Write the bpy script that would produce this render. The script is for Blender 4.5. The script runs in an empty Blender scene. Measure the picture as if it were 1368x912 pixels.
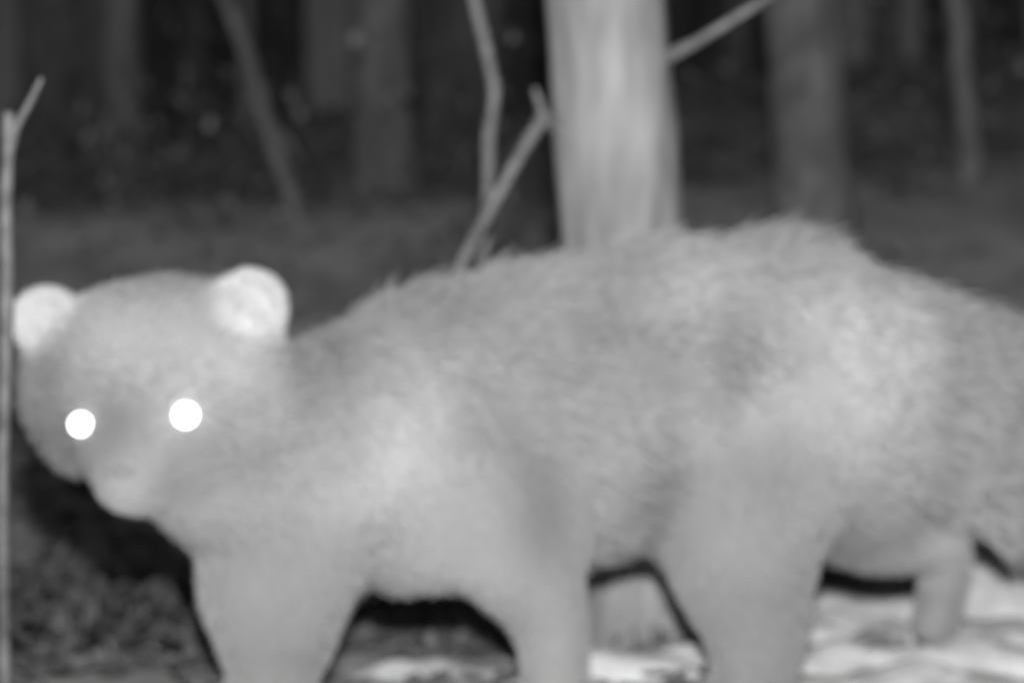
import bpy, bmesh, math, random
import numpy as np
from mathutils import Vector, Matrix, noise
from mathutils.bvhtree import BVHTree

random.seed(4); rng = np.random.default_rng(7)
sc = bpy.context.scene
F = 2533.0; H = 0.36
def S(u, v, d):
    """survey coordinates (bearing, elevation, distance) -> metres"""
    return Vector(((u-684)/F*d, d, H+(456-v)/F*d))

def link(o, parent=None):
    sc.collection.objects.link(o)
    if parent: o.parent = parent
    return o
def empty(name):
    e = bpy.data.objects.new(name, None); e.empty_display_size = .1
    return link(e)
def smooth(me):
    me.polygons.foreach_set('use_smooth', [True]*len(me.polygons))

# ------------------------------------------------------------ materials
def mat_new(name):
    m = bpy.data.materials.new(name); m.use_nodes = True
    nt = m.node_tree; b = nt.nodes['Principled BSDF']
    b.inputs['Roughness'].default_value = .9
    b.inputs['Specular IOR Level'].default_value = .1
    return m, nt, b
def noise_mat(name, lo, hi, scale=(1,1,1), nscale=8, detail=6, bump=.3, bdist=.01, p0=.3, p1=.7, rough=.9):
    m, nt, b = mat_new(name); N = nt.nodes; L = nt.links
    tc = N.new('ShaderNodeTexCoord'); mp = N.new('ShaderNodeMapping'); mp.inputs['Scale'].default_value = scale
    L.new(tc.outputs['Object'], mp.inputs['Vector'])
    n = N.new('ShaderNodeTexNoise'); n.inputs['Scale'].default_value = nscale; n.inputs['Detail'].default_value = detail
    L.new(mp.outputs[0], n.inputs['Vector'])
    r = N.new('ShaderNodeValToRGB'); r.color_ramp.elements[0].position = p0; r.color_ramp.elements[1].position = p1
    r.color_ramp.elements[0].color = (lo,lo,lo,1); r.color_ramp.elements[1].color = (hi,hi,hi,1)
    L.new(n.outputs[0], r.inputs[0]); L.new(r.outputs[0], b.inputs['Base Color'])
    bp = N.new('ShaderNodeBump'); bp.inputs['Strength'].default_value = bump; bp.inputs['Distance'].default_value = bdist
    L.new(n.outputs[0], bp.inputs['Height']); L.new(bp.outputs[0], b.inputs['Normal'])
    b.inputs['Roughness'].default_value = rough
    return m
bark_near = noise_mat('bark_pale', .26, .46, (1,1,.26), 34, 7, .6, .008)
bark_mid  = noise_mat('bark_grey', .18, .34, (1,1,.4), 22, 6, .6, .01)
bark_right= noise_mat('bark_lichen', .17, .36, (1,1,.5), 26, 6, .6, .01)
bark_far  = noise_mat('bark_dark', .16, .32, (1,1,.4), 14, 6, .6, .02)
twig_mat  = noise_mat('twig_bark', .15, .32, (1,1,1), 60, 4, .3, .002)
stem_mat  = noise_mat('stem_bark', .08, .19, (1,1,1), 50, 4, .3, .002)
soil_mat  = noise_mat('forest_soil', .40, .70, (1,1,1), 5, 9, .6, .03)
snow_mat  = noise_mat('snow', .58, .88, (1,1,2.2), 16, 5, .5, .015)

def island_mat(name, lo, hi):
    m, nt, b = mat_new(name); N = nt.nodes; L = nt.links
    g = N.new('ShaderNodeNewGeometry'); r = N.new('ShaderNodeValToRGB')
    r.color_ramp.elements[0].color = (lo,)*3+(1,); r.color_ramp.elements[1].color = (hi,)*3+(1,)
    L.new(g.outputs['Random Per Island'], r.inputs[0]); L.new(r.outputs[0], b.inputs['Base Color'])
    return m
leaf_mat = island_mat('dry_leaves', .12, .30)
grass_mat = island_mat('grass_blades', .12, .26)
brush_mat = island_mat('brush_leaves', .08, .42)
herb_mat = island_mat('herb_leaves', .07, .15)

# ------------------------------------------------------------ terrain
def ss(a, b, x):
    t = min(1, max(0, (x-a)/(b-a))); return t*t*(3-2*t)
def ground(x, y):
    z = 0.75*ss(2.6, 5.0, y) + .95*ss(4.5, 11, y) + .10*x*ss(3, 7, y)*(1 if abs(x)<6 else 6/abs(x))
    n = noise.noise(Vector((x*.9, y*.9, 3.1)))*.10 + noise.noise(Vector((x*3, y*3, 7.)))*.03
    z += n*ss(2.3, 4.5, y) + noise.noise(Vector((x*9, y*9, 1.)))*.008
    return z
def axis(fine0, fine1, step, far):
    a = list(np.arange(fine0, fine1, step)); s = step; p = a[-1]
    while p < far: s *= 1.25; p += s; a.append(p)
    s = step; p = a[0]; pre = []
    while p > -far: s *= 1.25; p -= s; pre.append(p)
    return pre[::-1]+a
xs = axis(-2.4, 2.4, .05, 150); ys = axis(.9, 7, .05, 150)
verts = [(x, y, ground(x, y)) for y in ys for x in xs]
nx = len(xs); faces = [(j*nx+i, j*nx+i+1, (j+1)*nx+i+1, (j+1)*nx+i) for j in range(len(ys)-1) for i in range(nx-1)]
me = bpy.data.meshes.new('forest_ground'); me.from_pydata(verts, [], faces); smooth(me)
me.materials.append(soil_mat); link(bpy.data.objects.new('forest_ground', me))

snow_lumps=[]
def leaf_mass(name, n, fn, mat):
    V = []; Fc = []
    for _ in range(n):
        p, L, tilt = fn()
        if any((abs(p.x-c.x)<r[0]*.95 and abs(p.y-c.y)<r[1]*.95) for c,r in snow_lumps): continue
        a = random.uniform(0, 6.28)
        M = Matrix.Rotation(a, 3, 'Z') @ Matrix.Rotation(tilt, 3, 'X') @ Matrix.Rotation(random.uniform(-.5,.5)*min(1,abs(tilt)*3), 3, 'Y')
        w = L*random.uniform(.25,.42); c = L*random.uniform(.05,.2)
        pts = [(0,-L/2,c),(w*.8,-L*.15,c*.8),(w*.7,L*.25,c*.6),(0,L/2,c*1.3),(-w*.7,L*.25,c*.7),(-w*.8,-L*.15,c*.7),(0,0,0)]
        b = len(V)
        for q in pts: V.append(p + M @ Vector(q))
        for k in range(6): Fc.append((b+k, b+(k+1)%6, b+6))
    me = bpy.data.meshes.new(name); me.from_pydata(V, [], Fc); me.materials.append(mat)
    return link(bpy.data.objects.new(name, me))

# ------------------------------------------------------------ snow banks
def bank(name, lumps):
    bm=bmesh.new()
    for c,(rx,ry,rz) in lumps:
        snow_lumps.append((c,(rx,ry)))
        bmesh.ops.create_icosphere(bm, subdivisions=4, radius=1, matrix=Matrix.Translation(c)@Matrix.Diagonal((rx,ry,rz,1)))
    me=bpy.data.meshes.new(name); bm.to_mesh(me); bm.free()
    o=bpy.data.objects.new(name,me); link(o)
    m=o.modifiers.new('r','REMESH'); m.mode='VOXEL'; m.voxel_size=.008
    m=o.modifiers.new('s','SMOOTH'); m.factor=.5; m.iterations=6
    dg=bpy.context.evaluated_depsgraph_get(); me2=bpy.data.meshes.new_from_object(o.evaluated_get(dg)); o.modifiers.clear(); o.data=me2
    for v in me2.vertices:
        v.co += v.normal*(noise.noise(v.co*14)*.014+noise.noise(v.co*38)*.006)
    smooth(me2); me2.materials.clear(); me2.materials.append(snow_mat)
bank('snow_bank', [(Vector((.585,2.36,.0)),(.09,.08,.095)),(Vector((.40,2.22,-.01)),(.11,.07,.055)),(Vector((.52,2.20,-.01)),(.12,.06,.055)),(Vector((.72,2.36,0)),(.2,.12,.13)),(Vector((.44,2.40,-.02)),(.2,.10,.07)),
                   (Vector((.38,2.08,-.015)),(.10,.05,.045)),(Vector((.50,2.08,-.015)),(.12,.05,.045)),(Vector((.44,1.97,-.015)),(.16,.08,.035))])
bank('snow_bank', [(Vector((.11,2.04,-.015)),(.09,.05,.047)),(Vector((.19,2.08,-.015)),(.07,.05,.043))])
bank('snow_bank', [(Vector((-.10,2.05,-.02)),(.10,.06,.034)),(Vector((-.02,2.02,-.02)),(.07,.05,.032))])

def litter():
    if random.random() < .6:
        x = random.uniform(-1.6, 1.6); y = random.uniform(1.5, 3.6)
    else:
        x = random.uniform(-3.2, 3.2); y = random.uniform(3.2, 8)
    k=.25 if y<2.12 else .6
    return Vector((x, y, ground(x, y)+random.uniform(.0,.010))), random.uniform(.025,.065), random.gauss(0,k)
leaf_mass('leaf_litter', 8000, litter, leaf_mat)

# ------------------------------------------------------------ tubes
def tubes(name, chains, mat, segs=14, wob=.04, parent=None, sub=6):
    V = []; Fc = []
    for pts, rad in chains:
        pts = [Vector(p) for p in pts]; P = []; R = []
        for i in range(len(pts)-1):
            p0 = pts[max(i-1,0)]; p1 = pts[i]; p2 = pts[i+1]; p3 = pts[min(i+2,len(pts)-1)]
            for s in range(sub):
                t = s/sub
                P.append(.5*((2*p1)+(p2-p0)*t+(2*p0-5*p1+4*p2-p3)*t*t+(-p0+3*p1-3*p2+p3)*t**3)); R.append(rad[i]*(1-t)+rad[i+1]*t)
        P.append(pts[-1]); R.append(rad[-1]); base = len(V)
        up = Vector((0,1,0))
        for i, p in enumerate(P):
            d = (P[min(i+1,len(P)-1)]-P[max(i-1,0)]).normalized()
            a = d.cross(up)
            if a.length < .01: a = d.cross(Vector((1,0,0)))
            a.normalize(); b = d.cross(a)
            for k in range(segs):
                th = k/segs*2*math.pi; q = a*math.cos(th)+b*math.sin(th)
                nn = noise.noise(Vector((q.x*1.5+p.x*3, q.y*1.5, p.z*2+q.z)))+.5*noise.noise(Vector((q.x*4+p.x*3, q.y*4, p.z*14)))
                V.append(p + q*R[i]*(1+wob*2*nn))
        for i in range(len(P)-1):
            for k in range(segs):
                Fc.append((base+i*segs+k, base+i*segs+(k+1)%segs, base+(i+1)*segs+(k+1)%segs, base+(i+1)*segs+k))
        Fc.append(tuple(base+k for k in range(segs))[::-1]); Fc.append(tuple(base+(len(P)-1)*segs+k for k in range(segs)))
    me = bpy.data.meshes.new(name); me.from_pydata(V, [], Fc); smooth(me); me.materials.append(mat)
    return link(bpy.data.objects.new(name, me), parent)

def crown(base, top, r, n=7):
    """bare winter limbs above head height"""
    out = []
    for i in range(n):
        t = random.uniform(.45, .98); p = base.lerp(top, t); a = random.uniform(0, 6.28); L = random.uniform(.5, 1.3)*(1.2-t)*1.6
        d = Vector((math.cos(a), math.sin(a), random.uniform(.3,.9)))
        q = p+d*L*.5+Vector((0,0,.05)); e = p+d*L+Vector((random.uniform(-.2,.2),random.uniform(-.2,.2),.15))
        out.append(([p,q,e],[r*.35,r*.22,r*.05]))
        for _ in range(3):
            a2 = random.uniform(0,6.28); d2 = Vector((math.cos(a2), math.sin(a2), .6)); s = q.lerp(e, random.random())
            out.append(([s, s+d2*L*.2+Vector((0,0,.03)), s+d2*L*.42],[r*.12,r*.08,r*.02]))
    return out
def tree(u0, v0, u1, v1, d, rpx, mat, height=6, name='tree'):
    a = S(u0,v0,d); b = S(u1,v1,d); r = rpx/F*d
    ax = (a-b)/(a.z-b.z)
    def at(z): return b+ax*(z-b.z)
    gz = ground(at(0).x, d)
    base = at(gz-.05); mid = at(gz+.25); top = at(3.0); top2 = top+Vector((random.uniform(-.2,.2),random.uniform(-.2,.2),height-3))
    e = empty(name)
    tubes('trunk', [([base, at(gz+.08), mid, b, a, at(a.z+.6), top, top2],[r*1.45,r*1.18,r*1.06,r*1.02,r*.99,r*.93,r*.75,r*.2])], mat, 40, .035, e, 10)
    tubes('limbs', crown(at(1.8), top2, r), mat, 6, .05, e, 3)
    return e
T = tree(809, 0, 834, 310, 2.27, 83, bark_near)
tubes('side_branch', [([S(880,85,2.27),S(905,70,2.22),S(935,54,2.2),S(970,32,2.2),S(1020,0,2.2),S(1090,-50,2.2),S(1160,-120,2.25)],[.011,.0080,.0060,.0055,.005,.004,.002])], twig_mat, 10, .12, T)
tubes('low_branch', [([S(752,175,2.25),S(728,160,2.22),S(716,172,2.2),S(690,215,2.2),S(655,280,2.2),S(618,350,2.2),S(590,420,2.2)],[.011,.0095,.0085,.0085,.0085,.008,.006]),
                     ([S(728,162,2.22),S(722,142,2.2),S(714,118,2.2)],[.0065,.005,.003])], twig_mat, 10, .15, T)
tubes('sapling', [([S(640,420,2.35),S(648,320,2.35),S(652,250,2.35),S(653,180,2.35),S(660,125,2.35),S(650,70,2.35),S(636,10,2.35),S(622,-60,2.35),S(620,-200,2.35)],[.009,.008,.0075,.0075,.0075,.007,.007,.006,.003])], twig_mat, 10, .14)
tree(163, 0, 166, 330, 6.4, 27, bark_mid)
tree(508, 0, 512, 240, 5.3, 40, bark_mid)
tree(1070, 0, 1085, 250, 4.1, 50, bark_right)
tree(1278, 0, 1290, 150, 4.7, 15, bark_right)
tree(985, 0, 980, 200, 9, 18, bark_far)
tree(262, 0, 255, 200, 10, 22, bark_far)
tree(1190, 0, 1185, 200, 8, 14, bark_far)
tubes('leaning_branch', [([S(280,-80,4.5),S(300,0,4.5),S(325,60,4.5),S(345,130,4.5),S(368,200,4.5),S(392,275,4.5),S(410,340,4.5),S(440,430,4.5)],[.012,.017,.019,.020,.020,.020,.019,.016]),
   ([S(355,165,4.5),S(385,190,4.45),S(400,215,4.4)],[.012,.008,.003])], bark_right, 10, .18)
tubes('dead_stem', [([S(8,1000,1.62),S(6,900,1.62),S(3,700,1.62),S(6,520,1.62),S(9,400,1.62),S(8,280,1.62),S(11,190,1.62),S(12,150,1.62)],[.0055,.0055,.005,.0055,.006,.0055,.0055,.005]),
   ([S(12,205,1.62),S(22,170,1.62),S(38,140,1.62),S(56,104,1.62)],[.004,.0035,.003,.002])], stem_mat, 10, .14)
ch = []
for i in range(90):
    d = random.uniform(7.5, 20); x = random.uniform(-.5,.5)*d; r = random.uniform(.05,.22); g = ground(x,d)
    l = random.uniform(-.3,.3)
    ch.append(([(x,d,g-.1),(x+l*.3,d,g+2),(x+l,d,g+6)],[r*1.2,r,r*.6]))
tubes('distant_forest', ch, bark_far, 8, .05, None, 3)
cl = [(Vector((random.uniform(-2.6,2.9), random.uniform(4.0,8),0)), random.uniform(.15,.35)) for _ in range(34)]
def brush():
    c, r = random.choice(cl)
    q = Vector((random.gauss(0,1),random.gauss(0,1),0))*r; x=c.x+q.x; y=c.y+q.y
    return Vector((x,y,ground(x,y)+abs(random.gauss(0,r*.9)))), random.uniform(.012,.04), random.uniform(-1.5,1.5)
leaf_mass('undergrowth', 7000, brush, brush_mat)

def tuft(name, c, n, h, spread):
    V=[];Fc=[]
    for _ in range(n):
        a=random.uniform(0,6.28); b=Vector((c.x+random.gauss(0,spread), c.y+random.gauss(0,spread), 0)); b.z=ground(b.x,b.y)-.005
        L=h*random.uniform(.5,1); o=Vector((math.cos(a),math.sin(a),0)); w=Vector((-o.y,o.x,0))*random.uniform(.002,.005)
        ln=random.uniform(.1,.9); k=len(V)
        for t in (0,.4,.75): 
            p=b+Vector((0,0,L*t))+o*L*ln*t*t; V+= [p-w*(1-t*.6),p+w*(1-t*.6)]
        V.append(b+Vector((0,0,L*.9))+o*L*ln)
        Fc+=[(k,k+1,k+3,k+2),(k+2,k+3,k+5,k+4),(k+4,k+5,k+6)]
    me=bpy.data.meshes.new(name);me.from_pydata(V,[],Fc);me.materials.append(grass_mat);link(bpy.data.objects.new(name,me))
tuft('grass_tuft', Vector((.17,2.16,0)), 60, .06, .03)
tuft('grass_tuft', Vector((.60,2.3,0)), 14, .15, .02)
tuft('grass_tuft', Vector((-.50,2.3,0)), 60, .09, .07)
def herb():
    x=random.gauss(-.50,.10); y=random.gauss(2.28,.12)
    return Vector((x,y,ground(x,y)+abs(random.gauss(0,.035)))), random.uniform(.025,.05), random.uniform(-1.3,1.3)
leaf_mass('low_plant', 300, herb, herb_mat)

# ------------------------------------------------------------ the wolverine
W = empty('wolverine')
K = 1/F
blobs = []
def el(u,v,d,ru,rv,rd,fl,flow):
    k=d*K; blobs.append((S(u,v,d), (ru*k,rd*k,rv*k), fl, Vector(flow).normalized()))
def chain(pts, fl, flow):
    P=[(S(u,v,d), r*d*K) for u,v,d,r in pts]
    for (a,ra),(b,rb) in zip(P,P[1:]):
        n=max(2,int((b-a).length/(min(ra,rb)*.3)))
        for i in range(n+1):
            t=i/n; r=ra*(1-t)+rb*t; blobs.append((a.lerp(b,t),(r,r,r),fl,Vector(flow).normalized()))
B=(1,0,-.45)
el(750,550,1.94,225,200,150,.024,B)     # ribs
el(895,525,1.95,215,203,145,.026,B)     # loin
el(1040,524,1.97,185,212,155,.030,B)    # rump
el(1140,570,2.0,120,172,120,.032,B)     # haunch
el(590,560,1.91,180,178,140,.022,B)     # shoulder
el(560,675,1.89,150,116,118,.016,(.6,0,-.8)) # brisket
el(470,592,1.85,150,150,130,.018,(.7,.2,-.6))# neck
el(385,625,1.83,150,135,120,.016,(.5,.2,-.8)) # throat
el(320,655,1.79,110,88,90,.016,(.5,.4,-.8))
el(275,668,1.76,72,58,70,.012,(.5,.4,-.8))
el(228,655,1.73,52,44,55,.009,(.5,.6,-.6))
# head
el(222,506,1.76,172,138,130,.013,(.4,1,.1))
el(320,550,1.77,110,105,105,.016,(.8,.6,-.3))
el(90,532,1.77,62,76,85,.013,(-.7,.7,-.3))
el(180,480,1.72,110,80,80,.010,(.0,1,.5))
el(175,590,1.70,84,62,72,.007,(0,1,0))
el(250,595,1.74,90,62,70,.010,(.5,1,-.2))
el(114,594,1.75,62,48,70,.008,(-.5,1,-.2))
el(174,628,1.675,56,48,55,.004,(0,1,-.2))
el(176,664,1.69,54,32,60,.005,(0,1,-.3))
# ears
EARS=[]
for (u,v,d,r) in ((61,428,1.735,47),(334,410,1.745,53)):
    EARS.append((S(u,v,d),(r+12)*d*K))
    el(u,v+4,d+.014,r-2,r-2,17,.004,(0,1,.4))
    el(u,v+25,d+.03,r*.75,r*.9,40,.006,(0,1,.4))
    for i in range(28):
        a=math.radians(-40+260*i/27); c=(u+math.cos(a)*(r-9), v-math.sin(a)*(r-9))
        el(c[0],c[1],d+.006,10,10,18,.004,(math.cos(a),.3,math.sin(a)))
# legs
chain([(400,660,1.84,120),(365,780,1.82,100),(370,850,1.81,78),(366,900,1.81,60),(360,935,1.80,52)],.012,(.15,0,-1))
chain([(640,640,1.86,110),(690,745,1.87,86),(727,800,1.87,62),(743,865,1.87,46),(742,915,1.86,42)],.010,(.15,0,-1))
chain([(1015,560,1.94,150),(990,700,1.91,105),(992,770,1.90,88),(1008,830,1.90,72),(1010,890,1.89,56),(1000,925,1.87,46)],.013,(.15,0,-1))
chain([(1110,630,2.02,110),(1180,690,2.04,78),(1245,712,2.07,44),(1266,732,2.09,37),(1260,790,2.09,32),(1248,828,2.07,27)],.010,(.3,0,-1))
# tail
chain([(1130,485,1.98,118),(1280,555,2.0,124),(1400,610,2.03,118),(1500,680,2.06,98),(1580,750,2.08,50)],.040,(1,0,-.5))
claws=[]; PAWS=[]
def paw(u,v,d,r):
    c=S(u,v,d); PAWS.append((c,.05))
    for i in range(4):
        o=Vector((-.03 if i in(1,2) else -.022, (i-1.5)*.022, -.006)); R=.014
        blobs.append((c+o*(r/45)+Vector((-.02,0,0)),(R*1.3,R,R),.005,Vector((1,0,.3)).normalized()))
        claws.append(c+o*(r/45)+Vector((-.038,0,-.004)))
for u,v,d in ((355,945,1.80),(735,930,1.86),(992,928,1.87),(1240,838,2.06)):
    paw(u,v,d,45)

bm=bmesh.new()
for c,r,fl,fw in blobs:
    bmesh.ops.create_icosphere(bm, subdivisions=3 if max(r)>.02 else 2, radius=1, matrix=Matrix.Translation(c)@Matrix.Diagonal((*r,1)))
me=bpy.data.meshes.new('body'); bm.to_mesh(me); bm.free()
body=link(bpy.data.objects.new('body',me),W)
def bake():
    dg=bpy.context.evaluated_depsgraph_get(); m2=bpy.data.meshes.new_from_object(body.evaluated_get(dg)); body.modifiers.clear(); body.data=m2; return m2
m=body.modifiers.new('r','REMESH'); m.mode='VOXEL'; m.voxel_size=.006
m=body.modifiers.new('s','SMOOTH'); m.factor=.5; m.iterations=5
me=bake(); nv=len(me.vertices); co=np.empty(nv*3); me.vertices.foreach_get('co',co); co=co.reshape(-1,3)
keep=np.zeros(nv)
for c,r in EARS+PAWS:
    dd=np.linalg.norm(co-np.array(c),axis=1); keep=np.maximum(keep,np.clip((r*1.15-dd)/(r*.35),0,1))
ne=len(me.edges); ed=np.empty(ne*2,dtype=np.int32); me.edges.foreach_get('vertices',ed); ed=ed.reshape(-1,2)
deg=np.bincount(ed.ravel(),minlength=nv)[:,None]; ww=((1-keep)*.6)[:,None]
for _ in range(45):
    acc=np.stack([np.bincount(ed[:,0],co[ed[:,1],k],nv)+np.bincount(ed[:,1],co[ed[:,0],k],nv) for k in range(3)],1)
    co=co+(acc/np.maximum(deg,1)-co)*ww
nrm=np.empty(nv*3); me.vertices.foreach_set('co',co.ravel()); me.update(); me.vertex_normals.foreach_get('vector',nrm); nrm=nrm.reshape(-1,3)
rel=np.array([noise.noise(Vector(p)*11) for p in co])*.007
rel*=np.clip((co[:,0]+.33)/.12,.15,1)*(1-keep)
co=co+nrm*rel[:,None]
me.vertices.foreach_set('co',co.ravel()); me.update(); smooth(me)
nrm=np.empty(nv*3); me.vertex_normals.foreach_get('vector',nrm); nrm=nrm.reshape(-1,3)

Wt=np.zeros(nv)+1e-9; LN=np.zeros(nv); FL=np.zeros((nv,3))
for c,r,fl,fw in blobs:
    q=(co-np.array(c))/np.array(r); d2=(q**2).sum(1)
    w=np.exp(-5*np.abs(d2-.95)) * (np.where(d2<4,1,0)); vol=(r[0]*r[1]*r[2])**(1/3); w=w*(.03/vol)
    Wt+=w; LN+=w*fl; FL+=w[:,None]*np.array(fw)
LN=np.where(Wt>1e-6,LN/Wt,.012); FL/= (np.linalg.norm(FL,axis=1,keepdims=True)+1e-9)
for _ in range(12):
    LN=LN*.5+.5*(np.bincount(ed[:,0],LN[ed[:,1]],nv)+np.bincount(ed[:,1],LN[ed[:,0]],nv))/np.maximum(deg[:,0],1)
    acc=np.stack([np.bincount(ed[:,0],FL[ed[:,1],k],nv)+np.bincount(ed[:,1],FL[ed[:,0],k],nv) for k in range(3)],1); FL=FL*.5+.5*acc/np.maximum(deg,1)

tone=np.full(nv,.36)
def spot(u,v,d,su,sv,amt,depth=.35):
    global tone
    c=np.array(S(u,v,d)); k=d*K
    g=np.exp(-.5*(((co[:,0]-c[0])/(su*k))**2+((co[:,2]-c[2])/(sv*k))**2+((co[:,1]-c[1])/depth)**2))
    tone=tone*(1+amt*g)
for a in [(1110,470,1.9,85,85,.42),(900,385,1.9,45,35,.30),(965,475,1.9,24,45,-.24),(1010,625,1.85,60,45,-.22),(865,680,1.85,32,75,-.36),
          (735,665,1.85,36,55,-.22),(540,590,1.85,50,70,.24),(480,650,1.85,60,40,.14),(575,520,1.85,25,60,.14),(445,490,1.85,30,60,-.26),  # last spot paints the crease shade between neck and head into the coat
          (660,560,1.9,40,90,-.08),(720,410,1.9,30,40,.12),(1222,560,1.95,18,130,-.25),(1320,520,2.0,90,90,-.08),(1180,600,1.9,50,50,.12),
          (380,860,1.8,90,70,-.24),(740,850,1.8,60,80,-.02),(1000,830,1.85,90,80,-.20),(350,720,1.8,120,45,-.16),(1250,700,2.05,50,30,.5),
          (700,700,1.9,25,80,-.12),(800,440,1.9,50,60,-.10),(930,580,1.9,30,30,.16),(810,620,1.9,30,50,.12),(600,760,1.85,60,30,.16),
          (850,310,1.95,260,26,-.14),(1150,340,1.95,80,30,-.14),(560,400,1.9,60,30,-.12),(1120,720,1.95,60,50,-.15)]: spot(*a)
for a in [(165,560,1.68,24,42,-.34),(110,600,1.7,60,32,-.24),(300,610,1.7,60,28,-.20),  # first spot paints the nose bridge shadow into the fur tone
          (172,645,1.64,42,30,.08),(235,480,1.66,90,60,.06),(320,480,1.7,26,26,.18),(60,520,1.7,40,50,-.2),(250,365,1.75,160,26,-.24),(50,600,1.7,40,50,-.25),(400,425,1.8,22,60,-.25),(200,560,1.68,110,30,-.10),(240,650,1.7,40,16,-.2),(215,420,1.72,40,60,-.08)]: spot(*a,depth=.10)
for (c,r),amt in zip(EARS,(.50,.75)):
    dd=np.linalg.norm((co-np.array(c))*np.array([1,.8,1]),axis=1); tone=tone*(1+amt*np.clip((r*1.08-dd)/(r*.35),0,1))
tone=np.clip(tone,.08,.8)
at=me.attributes.new('tone','FLOAT','POINT'); at.data.foreach_set('value',tone.astype(np.float32))

def coat_mat(name, gain):
    m,nt,b=mat_new(name); N=nt.nodes; L=nt.links
    a=N.new('ShaderNodeAttribute'); a.attribute_name='tone'
    mu=N.new('ShaderNodeMath'); mu.operation='MULTIPLY'; mu.inputs[1].default_value=gain
    L.new(a.outputs['Fac'],mu.inputs[0]); cb=N.new('ShaderNodeCombineColor')
    for i in range(3): L.new(mu.outputs[0],cb.inputs[i])
    L.new(cb.outputs[0],b.inputs['Base Color']); b.inputs['Roughness'].default_value=1
    b.inputs['Specular IOR Level'].default_value=0
    return m
me.materials.clear(); me.materials.append(coat_mat('skin_undercoat',.95))

# fur strands
me.calc_loop_triangles(); nt_=len(me.loop_triangles); tri=np.empty(nt_*3,dtype=np.int32); me.loop_triangles.foreach_get('vertices',tri); tri=tri.reshape(-1,3)
A=co[tri[:,0]];Bv=co[tri[:,1]];C=co[tri[:,2]]; area=np.linalg.norm(np.cross(Bv-A,C-A),axis=1)*.5
dens=1.0/np.clip(LN[tri].mean(1)/.015,.35,1.4)
n=120000; pr=area*dens; pr/=pr.sum(); idx=rng.choice(nt_,n,p=pr)
r1=np.sqrt(rng.random(n)); r2=rng.random(n); w=np.stack([1-r1,r1*(1-r2),r1*r2],1)
def it(arr): 
    t=arr[tri[idx]]; return (t*w[:,:,None]).sum(1) if arr.ndim==2 else (t*w).sum(1)
P=it(co); Nn=it(nrm); Nn/=np.linalg.norm(Nn,axis=1,keepdims=True); fl=it(LN); fw=it(FL); tn=it(tone)
fw=fw-Nn*(fw*Nn).sum(1,keepdims=True); fw/=(np.linalg.norm(fw,axis=1,keepdims=True)+.25)
cln=np.array([list(noise.noise_vector(Vector(p)*20)) for p in P])
jit=cln*.20 + rng.normal(0,.14,(n,3))
guard=(rng.random(n)<.10)&(fl>.018)
ln=fl*rng.uniform(.5,1.25,n)*np.where(guard,1.5,1)*(1+.3*cln[:,0])
d0=Nn*.6+fw*.8+jit*.5; d0/=np.linalg.norm(d0,axis=1,keepdims=True)
d1=Nn*.24+fw*1.0+jit; d1/=np.linalg.norm(d1,axis=1,keepdims=True); d1[:,2]-=.08
k0=P-Nn*.002; k1=P+d0*ln[:,None]*.35; k2=k1+(d0*.4+d1*.6)*ln[:,None]*.35; k3=k2+d1*ln[:,None]*.32
pts=np.stack([k0,k1,k2,k3],1).astype(np.float32)
cu=bpy.data.hair_curves.new('fur'); cu.add_curves([4]*n)
cu.attributes['position'].data.foreach_set('vector',pts.ravel())
ra=cu.attributes.get('radius') or cu.attributes.new('radius','FLOAT','POINT')
rb=np.clip(fl/.02,.5,1.3)[:,None]*np.array([.0006,.0006,.00042,.0001])[None,:]
ra.data.foreach_set('value',rb.astype(np.float32).ravel())
ta=cu.attributes.new('tone','FLOAT','CURVE'); ta.data.foreach_set('value',(tn*rng.uniform(.92,1.08,n)).astype(np.float32))
cu.materials.append(coat_mat('fur',1.2))
link(bpy.data.objects.new('fur',cu),W)

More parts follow.
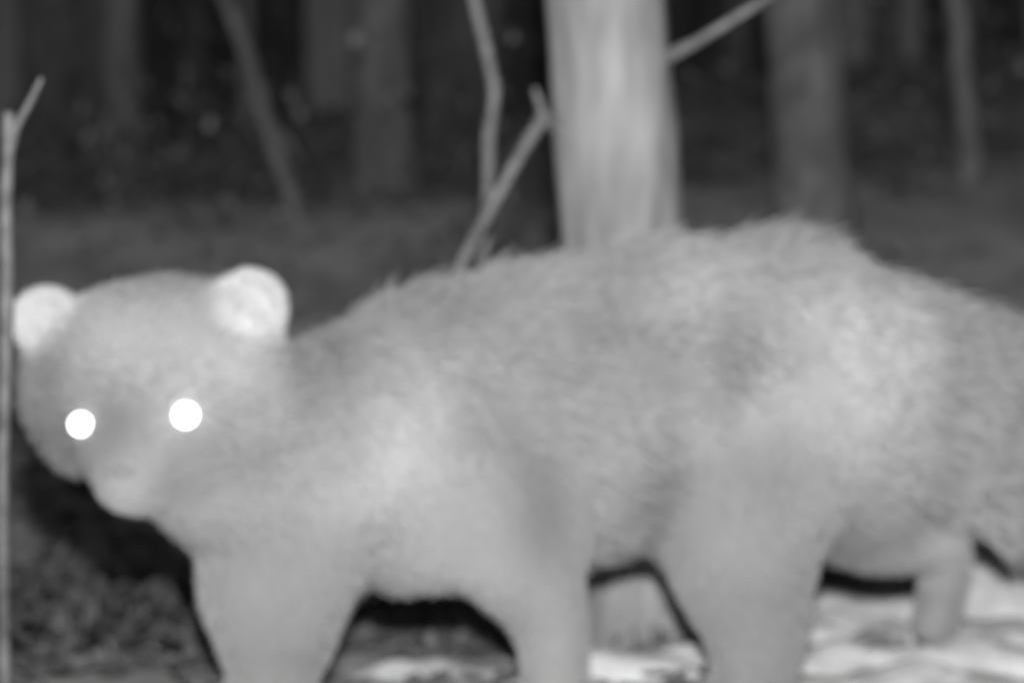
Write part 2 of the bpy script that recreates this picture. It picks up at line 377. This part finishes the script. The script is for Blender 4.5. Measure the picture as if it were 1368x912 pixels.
bvh=BVHTree.FromPolygons([Vector(c) for c in co],[tuple(p.vertices) for p in me.polygons])
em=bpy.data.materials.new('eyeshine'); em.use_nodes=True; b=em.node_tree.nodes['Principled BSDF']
b.inputs['Base Color'].default_value=(.9,.9,.9,1); b.inputs['Emission Color'].default_value=(1,1,1,1); b.inputs['Emission Strength'].default_value=4.0  # emission stands in for the flash reflected back by the eyes
dk=noise_mat('nose_leather',.2,.26,(1,1,1),120,3,.3,.001,rough=.6)
def ball(name,c,r,mat,sc3=(1,1,1)):
    bm=bmesh.new(); bmesh.ops.create_uvsphere(bm,u_segments=32,v_segments=20,radius=r,matrix=Matrix.Translation(c)@Matrix.Diagonal((*sc3,1)))
    me=bpy.data.meshes.new(name); bm.to_mesh(me); bm.free(); smooth(me); me.materials.append(mat); return link(bpy.data.objects.new(name,me),W)
org=Vector((0,0,H))
def hit(u,v):
    d=(S(u,v,1)-org).normalized(); return bvh.ray_cast(org,d)[0]
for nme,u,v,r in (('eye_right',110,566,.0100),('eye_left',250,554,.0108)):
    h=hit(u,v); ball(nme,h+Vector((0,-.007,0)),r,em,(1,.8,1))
h=hit(165,630); ball('nose',h+Vector((0,.004,0)),.010,dk,(1.2,.7,.7))
for i,c in enumerate(claws):
    tubes('claw_%d'%(i+1),[([c+Vector((.008,0,.002)),c+Vector((-.006,0,0)),c+Vector((-.016,0,-.008))],[.003,.0025,.0006])],dk,6,0,W,3)

# ------------------------------------------------------------ light: night, infrared flash of the trail camera
wd=bpy.data.worlds.new('World'); sc.world=wd; wd.use_nodes=True; nt=wd.node_tree; bg=nt.nodes['Background']
sky=nt.nodes.new('ShaderNodeTexSky'); sky.sky_type='NISHITA'; sky.sun_disc=False; sky.sun_elevation=math.radians(20); sky.sun_rotation=math.radians(200)
bw=nt.nodes.new('ShaderNodeRGBToBW'); nt.links.new(sky.outputs[0],bw.inputs[0]); nt.links.new(bw.outputs[0],bg.inputs['Color']); bg.inputs['Strength'].default_value=.0085
sl=bpy.data.lights.new('moon','SUN'); sl.energy=.03; sl.angle=math.radians(.5); so=link(bpy.data.objects.new('moon',sl)); so.rotation_euler=(math.radians(70),0,math.radians(-20))
fl_=bpy.data.lights.new('camera_flash','POINT'); fl_.energy=183; fl_.shadow_soft_size=.03; fo=link(bpy.data.objects.new('camera_flash',fl_)); fo.location=(.02,-.04,H+.19)

cam=bpy.data.cameras.new('camera'); co_=link(bpy.data.objects.new('camera',cam)); co_.location=(0,0,H); co_.rotation_euler=(math.pi/2,0,0)
cam.lens=36*F/1368; cam.sensor_width=36; cam.clip_end=500; cam.clip_start=.05
cam.dof.use_dof=True; cam.dof.focus_distance=1.0; cam.dof.aperture_fstop=4.6
sc.camera=co_
sc.view_settings.view_transform='Standard'; sc.view_settings.look='None'; sc.view_settings.exposure=0
